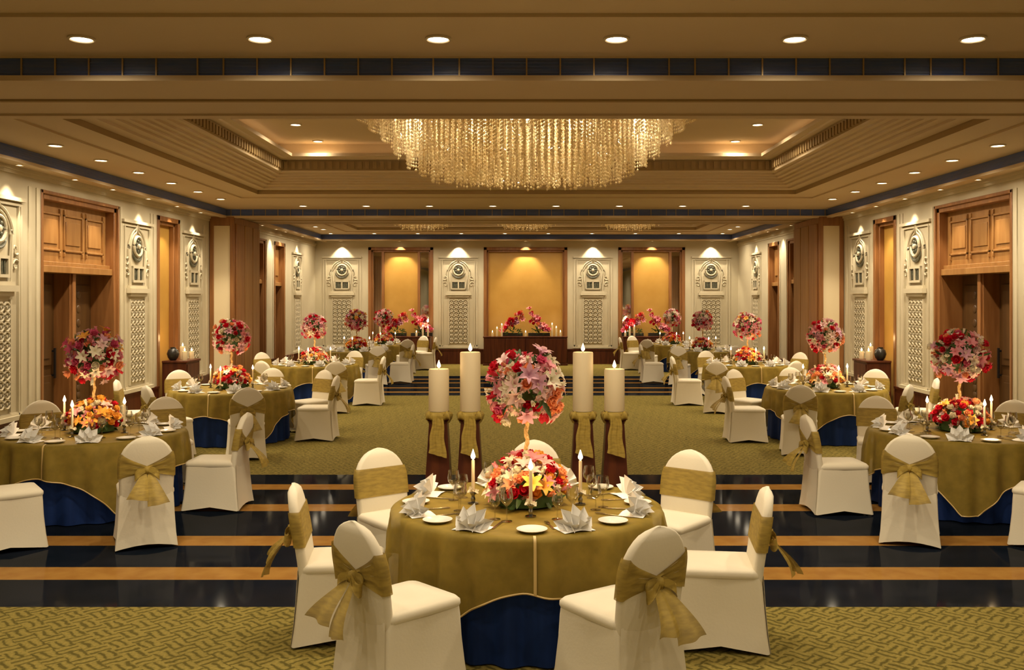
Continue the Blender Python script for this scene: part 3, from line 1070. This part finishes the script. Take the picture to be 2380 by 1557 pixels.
def make_centrepiece(seed, pal_ball, pal_base, nb=58, nl=46, rb=.235, lilyw=.55):
    rnd = random.Random(seed)
    root = thing('floral_centrepiece', 'x', 'flower arrangement')
    zb, cz = 1.505 - ZT, .10
    st = MB()
    st.tube([(.006 * sin(k * 1.3), .006 * cos(k * 1.3), .05 + k * (zb - .2) / 24) for k in range(25)], [.013 + .003 * (k % 2) for k in range(25)], 10)
    st.build('stem', M['stem_gold'], root)
    fo = MB()
    fo.lathe([(.02, -rb * .62), (rb * .45, -rb * .45), (rb * .6, 0), (rb * .45, rb * .45), (.02, rb * .58)], 16, c=(0, 0, zb))
    foliage(fo, (0, 0, zb), rb, rb, 46, rnd)
    fo.build('ball_foliage', M['leaf'], root, 60)
    f2 = MB()
    f2.lathe([(.20, 0.005), (.20, .06), (.17, .14), (.10, .20), (.02, .23)], 18)
    foliage(f2, (0, 0, .06), .26, .18, 40, rnd)
    for i, (x, y, z) in enumerate(f2.v):
        f2.v[i] = (x, y, max(z, .01))
    f2.build('base_foliage', M['leaf'], root, 60)
    fi = MB()
    for k in range(230):
        z = rnd.uniform(-.85, 1)
        a = rnd.random() * 6.283
        q = sqrt(1 - z * z)
        d = Vector((cos(a) * q, sin(a) * q, z))
        base = k % 3 == 0
        if base:
            d.z = abs(d.z)
            p = Vector((d.x * .20, d.y * .20, .06 + d.z * .19))
        else:
            p = Vector((0, 0, zb)) + d * rb * rnd.uniform(.66, .86)
        mt = Matrix.Translation(p) @ aim(d)
        for j in range(5):
            petal(fi, .034, .012, radians(35), radians(40), j * 1.2566 + k, .3, mt, 2, 2)
    fo3 = fi.build('filler_florets', M['f_' + ('pale' if seed != 8 else 'pink')], root, 60)
    fo3['kind'] = 'stuff'
    bowl = MB()
    bowl.lathe([(.16, .0), (.18, .03), (.17, .05)], 20)
    bowl.build('tray', M['planter'], root)
    def put(p, d, pal, sc, lilyw=lilyw):
        q = rnd.random()
        kind = 'bud' if q < .24 else ('lily' if q < .24 + .76 * lilyw else 'rose')
        me = BUD[rnd.choice(('white', 'white', 'peach', 'pale', 'red', 'pink'))] if kind == 'bud' else (LILY if kind == 'lily' else ROSE)[rnd.choice(pal[0 if kind == 'lily' else 1])]
        o = link(kind, me, root)
        q = Vector(d).to_track_quat('Z', 'Y').to_matrix() @ Matrix.Rotation(rnd.random() * 6.28, 3, 'Z')
        o.rotation_euler = q.to_euler()
        s = sc * (.85 + .4 * rnd.random())
        o.scale = (s, s, s)
        o.location = p
    g = pi * (3 - sqrt(5))
    for k in range(nb):
        z = 1 - 2 * (k + .5) / nb
        if z < -.86:
            continue
        q = sqrt(1 - z * z)
        d = Vector((cos(g * k) * q, sin(g * k) * q, z)) + Vector((rnd.uniform(-.15, .15), rnd.uniform(-.15, .15), rnd.uniform(-.15, .15)))
        d.normalize()
        put(Vector((0, 0, zb)) + d * rb * (.70 + .34 * rnd.random()), d, pal_ball, 1.0)
    for k in range(nl):
        z = 1 - (k + .5) / nl * .98
        q = sqrt(1 - z * z)
        d = Vector((cos(g * k) * q, sin(g * k) * q, z))
        p = Vector((d.x * .225, d.y * .225, .07 + d.z * .21)) * (.88 + .26 * rnd.random())
        dd = Vector((d.x, d.y, d.z * 1.1 + .4)).normalized()
        put(p, dd, pal_base, .98, lilyw * .72)
    return root
PALB = (('pink', 'pale', 'pale', 'white', 'pink', 'mauve'), ('red', 'red', 'peach', 'white', 'rose', 'red'))
PALC = (('pink', 'peach', 'orange', 'pale', 'pink', 'white'), ('red', 'red', 'peach', 'white', 'orange', 'red'))
PALD = (('mauve', 'pink', 'pale', 'white', 'rose', 'orange'), ('rose', 'red', 'rose', 'pink', 'white', 'peach'))
PALE = (('orange', 'pink', 'peach', 'orange', 'pale'), ('red', 'orange', 'white', 'red', 'peach'))
cps = [make_centrepiece(3, PALB, PALC, 132, 92, .235, .52), make_centrepiece(8, PALD, PALE, 140, 84, .262, .58), make_centrepiece(21, PALB, PALE, 126, 80, .25, .5)]

# ---- table ware
def napkin_mesh():
    """pleated fan standing on its fold, facing -Y"""
    mb = MB()
    for rad, y0, n, lean in ((.135, 0, 10, -.01), (.10, -.03, 8, -.03), (.07, -.055, 6, -.045)):
        rings = []
        for k in range(n + 1):
            a = radians(4 + 172 * k / n)
            odd = k % 2
            rr = rad * (1.0 if odd else .78)
            zig = .022 * (1 if odd else -1)
            rings.append([(-cos(a) * .012, y0 + zig * .2, .004), (-cos(a) * rr * .55, y0 + zig * .7 + lean * .3, sin(a) * rr * .55 + .004), (-cos(a) * rr, y0 + zig + lean, sin(a) * rr * 1.05 + .004)])
        mb.loft(rings, False)
    mb.grid(lambda u, v: ((u - .5) * .20, -.09 + v * .16, .002 + .022 * (1 - abs(u - .5) * 2) * (1 - abs(v - .5) * 1.2)), 6, 5)
    return mb.mesh('napkin', M['napkin'], 30)
def plate_mesh():
    mb = MB()
    mb.lathe([(.0, .004), (.055, .0), (.06, .003), (.088, .015), (.090, .017), (.086, .017), (.058, .008), (0, .007)], 32)
    return mb.mesh('bread_plate', M['china'], 30)
def wine_mesh(h=.19, r=.038):
    mb = MB()
    mb.lathe([(.034, .0), (.034, .003), (.006, .008), (.004, .02), (.004, h * .45), (.012, h * .49), (r * .9, h * .62), (r, h * .75), (r * .82, h), (r * .80, h), (r * .96, h * .75), (r * .85, h * .63), (.008, h * .51)], 20)
    return mb
def knife_mesh():
    mb = MB()
    mb.box(-.006, .006, -.10, -.005, 0, .005)
    mb.loft([[(-.007, -.005, .001), (.006, -.005, .001), (.006, -.005, .004), (-.007, -.005, .004)], [(-.010, .06, .001), (.006, .06, .001), (.006, .06, .003), (-.010, .06, .003)], [(.002, .11, .001), (.006, .11, .001), (.006, .11, .003), (.002, .11, .003)]], True, True, True)
    return mb.mesh('knife', M['steel'])
def fork_mesh():
    mb = MB()
    mb.box(-.004, .004, -.10, .03, .001, .005)
    mb.box(-.012, .012, .03, .045, .002, .006)
    for k in range(4):
        x = -.0105 + k * .007
        mb.box(x - .0018, x + .0018, .045, .095, .003, .006)
    return mb.mesh('fork', M['steel'])
NAP, PLA, KNI, FOR = napkin_mesh(), plate_mesh(), knife_mesh(), fork_mesh()
WIN, WAT = wine_mesh(.20, .040).mesh('wine_glass', M['glass'], 60), wine_mesh(.155, .036).mesh('water_goblet', M['glass'], 60)
def flame_mb(h=.05, r=.011, z=0, c=(0, 0)):
    mb = MB()
    mb.lathe([(.001, 0), (r * .8, h * .15), (r, h * .32), (r * .6, h * .62), (.001, h)], 10, c=(c[0], c[1], z))
    return mb
def taper_proto():
    root = thing('taper_candle', 'x', 'candle')
    hd = MB()
    hd.lathe([(.034, 0), (.034, .006), (.012, .012), (.016, .03), (.010, .05), (.020, .068), (.018, .078)], 16)
    hd.build('holder', M['silver'], root)
    gr = MB()
    rnd = random.Random(1)
    for k in range(16):
        d = Vector((cos(k * 2.4), sin(k * 2.4), rnd.uniform(-.3, .8))).normalized()
        petal(gr, .03, .014, radians(10), radians(60), k, .3, Matrix.Translation(Vector((0, 0, .078)) + d * .012) @ aim(d), 2, 3)
    gr.build('flower_collar', M['f_white'], root, 60)
    cd = MB()
    cd.lathe([(.0115, .07), (.0105, .28), (.007, .286)], 12)
    cd.build('candle', M['wax'], root)
    flame_mb(.068, .0155, .287).build('flame', M['flame'], root)
    return root
taper = taper_proto()

TABLES = [  # key, phrase, x, y, cloth turn, centrepiece
    ('C', 'the single front table', 0.0, 6.17, 3, 0),
    ('L1', 'the first left-row table', -4.34, 9.5, -4, 1),
    ('R1', 'the first right-row table', 4.38, 9.58, 26, 2),
    ('L2', 'the second left-row table', -4.38, 14.05, -3, 2),
    ('R2', 'the second right-row table', 4.48, 14.2, 8, 0),
    ('L3', 'the third left-row table', -4.30, 19.2, 10, 0),
    ('R3', 'the third right-row table', 4.48, 19.2, 4, 1),
    ('L4', 'the fourth left-row table', -4.36, 24.3, 0, 1),
    ('R4', 'the fourth right-row table', 4.52, 24.3, 6, 2),
    ('L5', 'the fifth left-row table', -4.15, 27.55, 2, 2),
    ('R5', 'the fifth right-row table', 4.22, 27.55, -4, 0)]
NEAR8 = ['near', 'near right', 'right', 'far right', 'far', 'far left', 'left', 'near left']
PLACE8 = ['near, right-hand', 'right, nearer', 'right, farther', 'far, right-hand', 'far, left-hand', 'left, farther', 'left, nearer', 'near, left-hand']
used = set()
def clone(p, key, loc, rotz, label, group):
    if key not in used:
        used.add(key)
        p.location, p.rotation_euler = loc, (0, 0, rotz)
        p['label'] = label
        if group:
            p['group'] = group
        return p
    return dup(p, loc, rotz, label, group)
WORD = {'C': 'red, peach and pink', 'L1': 'mauve, pink and orange', 'R1': 'red, pink and orange'}
tag(cproto, 'x', 'tablecloth')
rnd = random.Random(11)
for ti, (key, ph, tx, ty, turn, cp) in enumerate(TABLES):
    clone(tproto, 'table', (tx, ty, 0), 0, 'round banquet table in a navy floor cloth, ' + ph, 'round banquet tables')
    clone(cproto, 'cloth', (tx, ty, 0), radians(turn), 'sheer gold cloth draped over ' + ph, 'gold table overlays')
    clone(cps[cp], 'cp%d' % cp, (tx, ty, ZT + .004), 1.7 * ti, 'tall %s centrepiece on %s' % (WORD.get(key, 'lily and rose'), ph), 'flower centrepieces')
    Z = ZT + .0015
    nearness = 0 if key in 'C L1 R1'.split() else (1 if key[1] in '23' else 2)
    for k in range(8):
        a = radians(22.5 + 45 * k) + rnd.uniform(-.05, .05)
        dx, dy = sin(a), -cos(a)
        face = math.atan2(dx, -dy)      # local -Y points outwards
        r = .72
        o = link('folded_napkin', NAP, None, (tx + dx * r, ty + dy * r, Z), face + rnd.uniform(-.25, .25))
        tag(o, 'white fan-folded napkin at the %s place of %s' % (PLACE8[k], ph), 'napkin', 'napkins on the tables')
        a2 = radians(45 * k) + rnd.uniform(-.05, .05)
        o = link('bread_plate', PLA, None, (tx + sin(a2) * .725, ty - cos(a2) * .725, Z), 0)
        tag(o, 'small white plate at the %s edge of %s' % (NEAR8[k], ph), 'plate', 'bread plates on the tables')
        if nearness < 2:
            for j, (me, nm, off, rad) in enumerate(((WIN, 'wine_glass', .20, .50), (WAT, 'water_goblet', .02, .47))):
                if nearness == 1 and j == 1:
                    continue
                aa = a + off
                o = link(nm, me, None, (tx + sin(aa) * rad, ty - cos(aa) * rad, Z), 0)
                tag(o, '%s at the %s place of %s' % (('tall stemmed wine glass', 'short water goblet')[j], PLACE8[k], ph), 'glass', 'glasses on the tables')
        if nearness == 0:
            for j, (me, nm, off) in enumerate(((KNI, 'table_knife', .155), (FOR, 'table_fork', -.16))):
                aa = a + off
                o = link(nm, me, None, (tx + sin(aa) * .60, ty - cos(aa) * .60, Z), math.atan2(-sin(aa), -cos(aa)) * -1 + pi)
                o.rotation_euler = (0, 0, aa)
                tag(o, 'steel %s at the %s place of %s' % (nm[6:], PLACE8[k], ph), nm[6:], 'cutlery on the tables')
    for j, (ca, cr) in enumerate(((-92, .35), (88, .35), (4, .36))):
        a = radians(ca + (0 if key == 'C' else -12 if key[0] == 'L' else 10))
        clone(taper, 'taper', (tx + sin(a) * cr, ty - cos(a) * cr, Z), 0, 'lit white taper candle %s of the flowers on %s' % (('left', 'right', 'in front')[j], ph), 'taper candles')

CH = {  # back-top position relative to the table, direction it faces
    'C': [(-.85, -1.25, .72, .70), (.64, -1.37, -.58, .81), (-1.45, -.29, 1, .12), (1.47, -.40, -1, .12), (-.99, .90, .62, -.78), (1.12, .85, -.62, -.78), (.06, 1.42, 0, -1)],
    'L1': [(1.18, -1.62, -.42, .9), (1.54, -.0, -1, .02), (.26, 1.30, .5, -.85), (-.92, .85, .55, -.8), (-.28, -1.72, .8, .6)],
    'R1': [(-1.16, -1.62, .38, .92), (-1.63, -.25, 1, .03), (-.36, 1.26, -.3, -.95), (.95, .80, -.5, -.85), (.30, -1.72, -.8, .6)],
    'L2': [(.80, -1.90, -.35, .94), (-.62, -1.62, .75, .65), (-1.36, -.72, .97, .25), (1.57, 0, -1, 0), (-1.05, .85, .5, -.86), (.2, 1.4, -.1, -1), (1.1, 1.0, -.6, -.8)],
    'R2': [(-.86, -1.7, .2, .98), (.62, -1.6, -.8, .6), (1.40, -.6, -1, .3), (-1.57, -.3, 1, 0), (1.02, .85, -.5, -.86), (-.1, 1.4, .1, -1), (-1.1, 1.0, .6, -.8)],
    'L3': [(.85, -2.1, -.3, .95), (-.55, -1.9, .5, .86), (-1.0, .6, .8, -.6), (1.45, -.55, -1, 0), (.42, 1.0, -.3, -.95)],
    'R3': [(-1.05, -2.1, .3, .95), (.45, -1.9, -.5, .86), (1.0, .6, -.8, -.6), (-1.62, -.55, 1, 0), (-.45, 1.0, .3, -.95)],
    'L4': [(.80, -1.7, -.3, .95), (1.55, -.8, -1, 0), (-.6, -1.55, .4, .9)],
    'R4': [(-.90, -1.7, .3, .95), (-1.70, -.8, 1, 0), (.5, -1.55, -.4, .9)],
    'L5': [(.85, -1.35, -.3, .95), (1.42, .15, -1, 0), (.9, 1.0, -.6, -.8)],
    'R5': [(-.90, -1.35, .3, .95), (-1.42, .15, 1, 0), (-.9, 1.0, .6, -.8)]}
for key, ph, tx, ty, turn, cp in TABLES:
    seen = {}
    for dx, dy, fx, fy in CH[key]:
        k = int(round(math.degrees(math.atan2(dx, -dy)) / 45)) % 8
        f = Vector((fx, fy)).normalized()
        g = Vector((f.y, -f.x))
        for it in range(60):                     # ease the chair back until it clears the cloth
            best = 9
            for u in (-.25, -.125, 0, .125, .25):
                for v in (.3, .45, .59):
                    q = Vector((dx, dy)) + g * u + f * v
                    th = math.atan2(q.x, -q.y) - radians(turn)
                    best = min(best, q.length - ((.88 if key == 'C' and dy < 0 else .905) + .055 * abs(sin(2 * th)) ** 2))
            if best >= 0:
                break
            dx, dy = dx - f.x * .02, dy - f.y * .02
        s = SECT[k]
        if s in seen:
            s = 'second at ' + s
        seen[s] = 1
        view = 'bow facing the viewer' if fy > .5 else ('seen in profile' if abs(fy) <= .5 else 'sash front showing')
        place_chair(tx + dx, ty + dy, fx, fy, 'white chair, %s, %s of %s' % (view, s, ph), 'chairs around the tables')

# ------------------------------------------------------------------ pillar candles on tapered pedestals
def pedestal_proto():
    root = thing('candle_pedestal', 'x', 'pedestal')
    b = MB()
    def sq(h, z):
        return [(-h, -h, z), (h, -h, z), (h, h, z), (-h, h, z)]
    b.loft([sq(.143, 0), (sq(.143, .03)), sq(.138, .03), sq(.085, .93), sq(.11, .96), sq(.11, 1.0)], True, True, True)
    bevel(b.build('column', M['wood_dark'], root), .006)
    s = MB()
    n = 40
    rings = []
    for z, r, amp in ((.78, .118, .006), (.86, .105, .008), (.91, .098, .006), (.95, .118, .008), (.985, .128, .010), (1.015, .118, .008), (1.022, .10, .004)):
        rings.append([((r + amp * sin(9 * t + z * 20)) * cos(t), (r + amp * sin(9 * t + z * 20)) * sin(t), z) for t in [2 * pi * k / n for k in range(n)]])
    s.loft(rings[2:], True)
    sash = s.build('sash', M['sash'], root, 70)
    t = MB()
    def drape(u, v):
        wd = .05 + .035 * v
        return ((u - .5) * 2 * wd + .006 * sin(v * 9), -.125 - .008 * sin(u * 16) - .03 * v * 1.0, .97 - (.32 + .05 * u) * v)
    t.grid(drape, 12, 12)
    t.build('tail', M['sash'], sash, 80)
    for sg in (-1, 1):
        p = MB()
        def puff(u, v, sg=sg):
            a = u * 2 * pi
            r = .026 + .014 * sin(v * pi)
            return (sg * (.05 + .062 * v), -.095 - .015 * v + r * cos(a) * .8, .965 + .05 * sin(v * 2.2) - .03 * v + r * sin(a))
        p.grid(puff, 14, 8)
        p.build('loop', M['sash'], sash, 80)
    return root
ped = pedestal_proto()
def pillar_proto(r, h, name='pillar_candle'):
    root = thing(name, 'x', 'candle')
    c = MB()
    c.lathe([(r * .97, 0), (r, .006), (r, h - .012), (r * .95, h), (r * .8, h - .004), (r * .3, h - .012), (0, h - .013)], 28)
    c.build('wax', M['wax'], root)
    wk = MB()
    wk.lathe([(.002, h - .014), (.002, h + .012)], 6)
    wk.build('wick', M['black'], root)
    flame_mb(.075 if r > .05 else .06, .018 if r > .05 else .014, h + .008).build('flame', M['flame'], root)
    return root
tall, mid = pillar_proto(.097, .56), pillar_proto(.097, .40)
for i, (px, pr, h) in enumerate(((1020, mid, .40), (1093, tall, .56), (1355, tall, .56), (1428, mid, .40))):
    x = (px - 1224) * 9.0 / F
    lab = ('outer left', 'inner left', 'inner right', 'outer right')[i]
    clone(ped, 'ped', (x, 9.0, 0), 0, 'tapered dark wood pedestal with gold sash, %s of the four' % lab, 'candle pedestals')
    clone(pr, 'pil%s' % h, (x, 9.0, 1.024), 0, '%s ivory pillar candle on the %s pedestal' % ('taller' if h > .5 else 'shorter', lab), 'pillar candles on pedestals')
    light('pillar_glow', 'POINT', 2.0, (x, 9.0, 1.024 + h + .07), shadow_soft_size=.03, color=(1, .6, .25))
for tx, ty in ((0, 6.17), (-4.34, 9.5), (4.38, 9.58), (-4.38, 14.05), (4.48, 14.2), (-4.3, 19.2), (4.48, 19.2)):
    for dx, dy in ((-.34, .0), (.34, .0), (.02, -.34)):
        light('taper_glow', 'POINT', 6.0, (tx + dx, ty + dy, ZT + .36), shadow_soft_size=.03, color=(1, .66, .32))

# ------------------------------------------------------------------ consoles, candles and flowers along the walls
def make_console(label, loc, rz, wx, wy, h, group):
    root = thing('console_cabinet', label, 'cabinet', loc, rz, group)
    b = MB()
    b.box(-wx / 2 + .02, wx / 2 - .02, -wy / 2 + .02, wy / 2, .05, h - .04)
    bevel(b.build('body', M['wood_dark'], root), .006)
    t = MB()
    t.box(-wx / 2, wx / 2, -wy / 2, wy / 2, h - .04, h)
    bevel(t.build('top', M['wood_dark'], root), .008)
    p = MB()
    p.box(-wx / 2, wx / 2, -wy / 2, wy / 2, 0, .06)
    bevel(p.build('plinth', M['wood_dark'], root), .006)
    n = max(1, int(round(wx / .6)))
    for k in range(n):
        d = MB()
        a = -wx / 2 + .05 + k * (wx - .1) / n + .012
        e = -wx / 2 + .05 + (k + 1) * (wx - .1) / n - .012
        d.box(a, e, -wy / 2 + .005, -wy / 2 + .025, .09, h - .07)
        bevel(d.build('door', M['wood_dark'], root), .005)
    return root
small = {}
def candle(r, h, loc, label, group):
    k = (r, h)
    if k not in small:
        small[k] = pillar_proto(r, h, 'pillar_candle' if r > .03 else 'slim_candle')
    clone(small[k], 'cd%s' % (k,), loc, 0, label, group)
def fan_flowers(label, loc, mirror, hgt=.92):
    rnd = random.Random(4 + mirror)
    root = thing('fan_arrangement', label, 'flower arrangement', loc, 0, 'fan flower arrangements')
    p = MB()
    p.box(-.34, .34, -.07, .09, 0, .10)
    bevel(p.build('planter', M['planter'], root), .006)
    f = MB()
    foliage(f, (0, 0, .12), .32, .12, 40, rnd, .12)
    for i, (x, y, z) in enumerate(f.v):
        f.v[i] = (max(-.38, min(.38, x)), max(-.09, min(.12, y)), max(z, .03))
    f.build('foliage', M['leaf'], root, 60)
    for k in range(52):
        x = -.36 + .72 * rnd.random()
        t = (x + .36) / .72
        if mirror:
            t = 1 - t
        zt = .12 + (hgt - .12) * (t if t > .05 else .05) * (.35 + .65 * rnd.random())
        me = rnd.choice([ROSE['red'], ROSE['red'], ROSE['rose'], LILY['pink'], LILY['rose'], ROSE['peach'], LILY['mauve']])
        o = link('lily' if me.name.startswith('lily') else 'rose', me, root)
        o.location = (x * .92, rnd.uniform(-.09, .05), zt)
        o.rotation_euler = (radians(rnd.uniform(20, 70)), 0, rnd.uniform(-.6, .6))
        s = rnd.uniform(1.1, 1.7)
        o.scale = (s, s, s * 1.5)
    return root
YC = 29.55
hc = .90
make_console('long dark wood console against the middle of the far wall', (-.04, YC, 0), 0, 2.62, .5, hc, 'dark wood consoles')
make_console('dark wood console in front of the left mirrored niche', (-3.85, YC, 0), 0, 1.75, .5, hc, 'dark wood consoles')
make_console('dark wood console in front of the right mirrored niche', (3.85, YC, 0), 0, 1.75, .5, hc, 'dark wood consoles')
fan_flowers('red fan flower arrangement rising right, left half of the middle console', (-.46, YC + .10, hc), 0)
fan_flowers('red fan flower arrangement rising left, right half of the middle console', (.39, YC + .10, hc), 1)
fan_flowers('left red fan flower arrangement on the left far console', (-4.1, YC + .10, hc), 0, .85)
fan_flowers('right red fan flower arrangement on the left far console', (-3.58 + .24 * 0 + .3, YC + .10, hc), 1, .85)
fan_flowers('left red fan flower arrangement on the right far console', (3.42 - .1, YC + .10, hc), 0, .85)
fan_flowers('right red fan flower arrangement on the right far console', (4.15, YC + .10, hc), 1, .85)
for i, (x, h) in enumerate(((-1.06, .12), (-.92, .24), (-.77, .34), (-.03, .12), (.55 + .24, .36), (.92, .26), (1.05, .13))):
    candle(.032 if h < .2 else .028, h, (x, YC - .17, hc), '%s lit candle from the left on the middle console' % ORD[i], 'candles on the consoles')
for i, (x, h) in enumerate(((-3.42, .12), (-3.22, .30), (-3.06, .25), (-4.55, .3))):
    candle(.028 if h > .2 else .032, h, (x, YC - .18, hc), '%s lit candle from the aisle on the left far console' % ORD[i], 'candles on the consoles')
for i, (x, h) in enumerate(((3.06, .12), (3.2, .25), (3.34, .30), (4.5, .3))):
    candle(.028 if h > .2 else .032, h, (x, YC - .18, hc), '%s lit candle from the aisle on the right far console' % ORD[i], 'candles on the consoles')
for x in (-.9, .9, -3.2, 3.25):
    light('console_glow', 'POINT', 5, (x, YC - .12, hc + .45), shadow_soft_size=.05, color=(1, .62, .26))
for sgn, side in ((-1, 'left'), (1, 'right')):
    rz = pi / 2 if sgn < 0 else -pi / 2
    make_console('small dark wood cabinet before the gold niche, %s wall' % side, (sgn * 6.42, 17.62, 0), rz, .75, .46, .95, 'side wall cabinets')
    for i, (dx, dy, r, h) in enumerate(((-.12, -.18, .045, .16), (.0, .05, .05, .24), (-.1, .24, .042, .14))):
        candle(r, h, (sgn * (6.42 + dx), 17.62 + dy, .95), '%s fat candle on the %s wall cabinet' % (('nearest', 'tallest', 'rear')[i], side), 'candles on the side cabinets')
    v = thing('dark_vase', 'dark round vase behind the candles on the %s wall cabinet' % side, 'vase', (sgn * 6.50, 17.40, .95), 0, 'dark vases')
    q = MB()
    q.lathe([(.05, 0), (.09, .05), (.11, .12), (.09, .19), (.05, .22), (.055, .24), (.045, .24), (.04, .2)], 20)
    q.build('body', M['planter'], v)
    light('cabinet_glow', 'POINT', 4, (sgn * 6.5, 17.65, 1.35), shadow_soft_size=.05, color=(1, .6, .25))
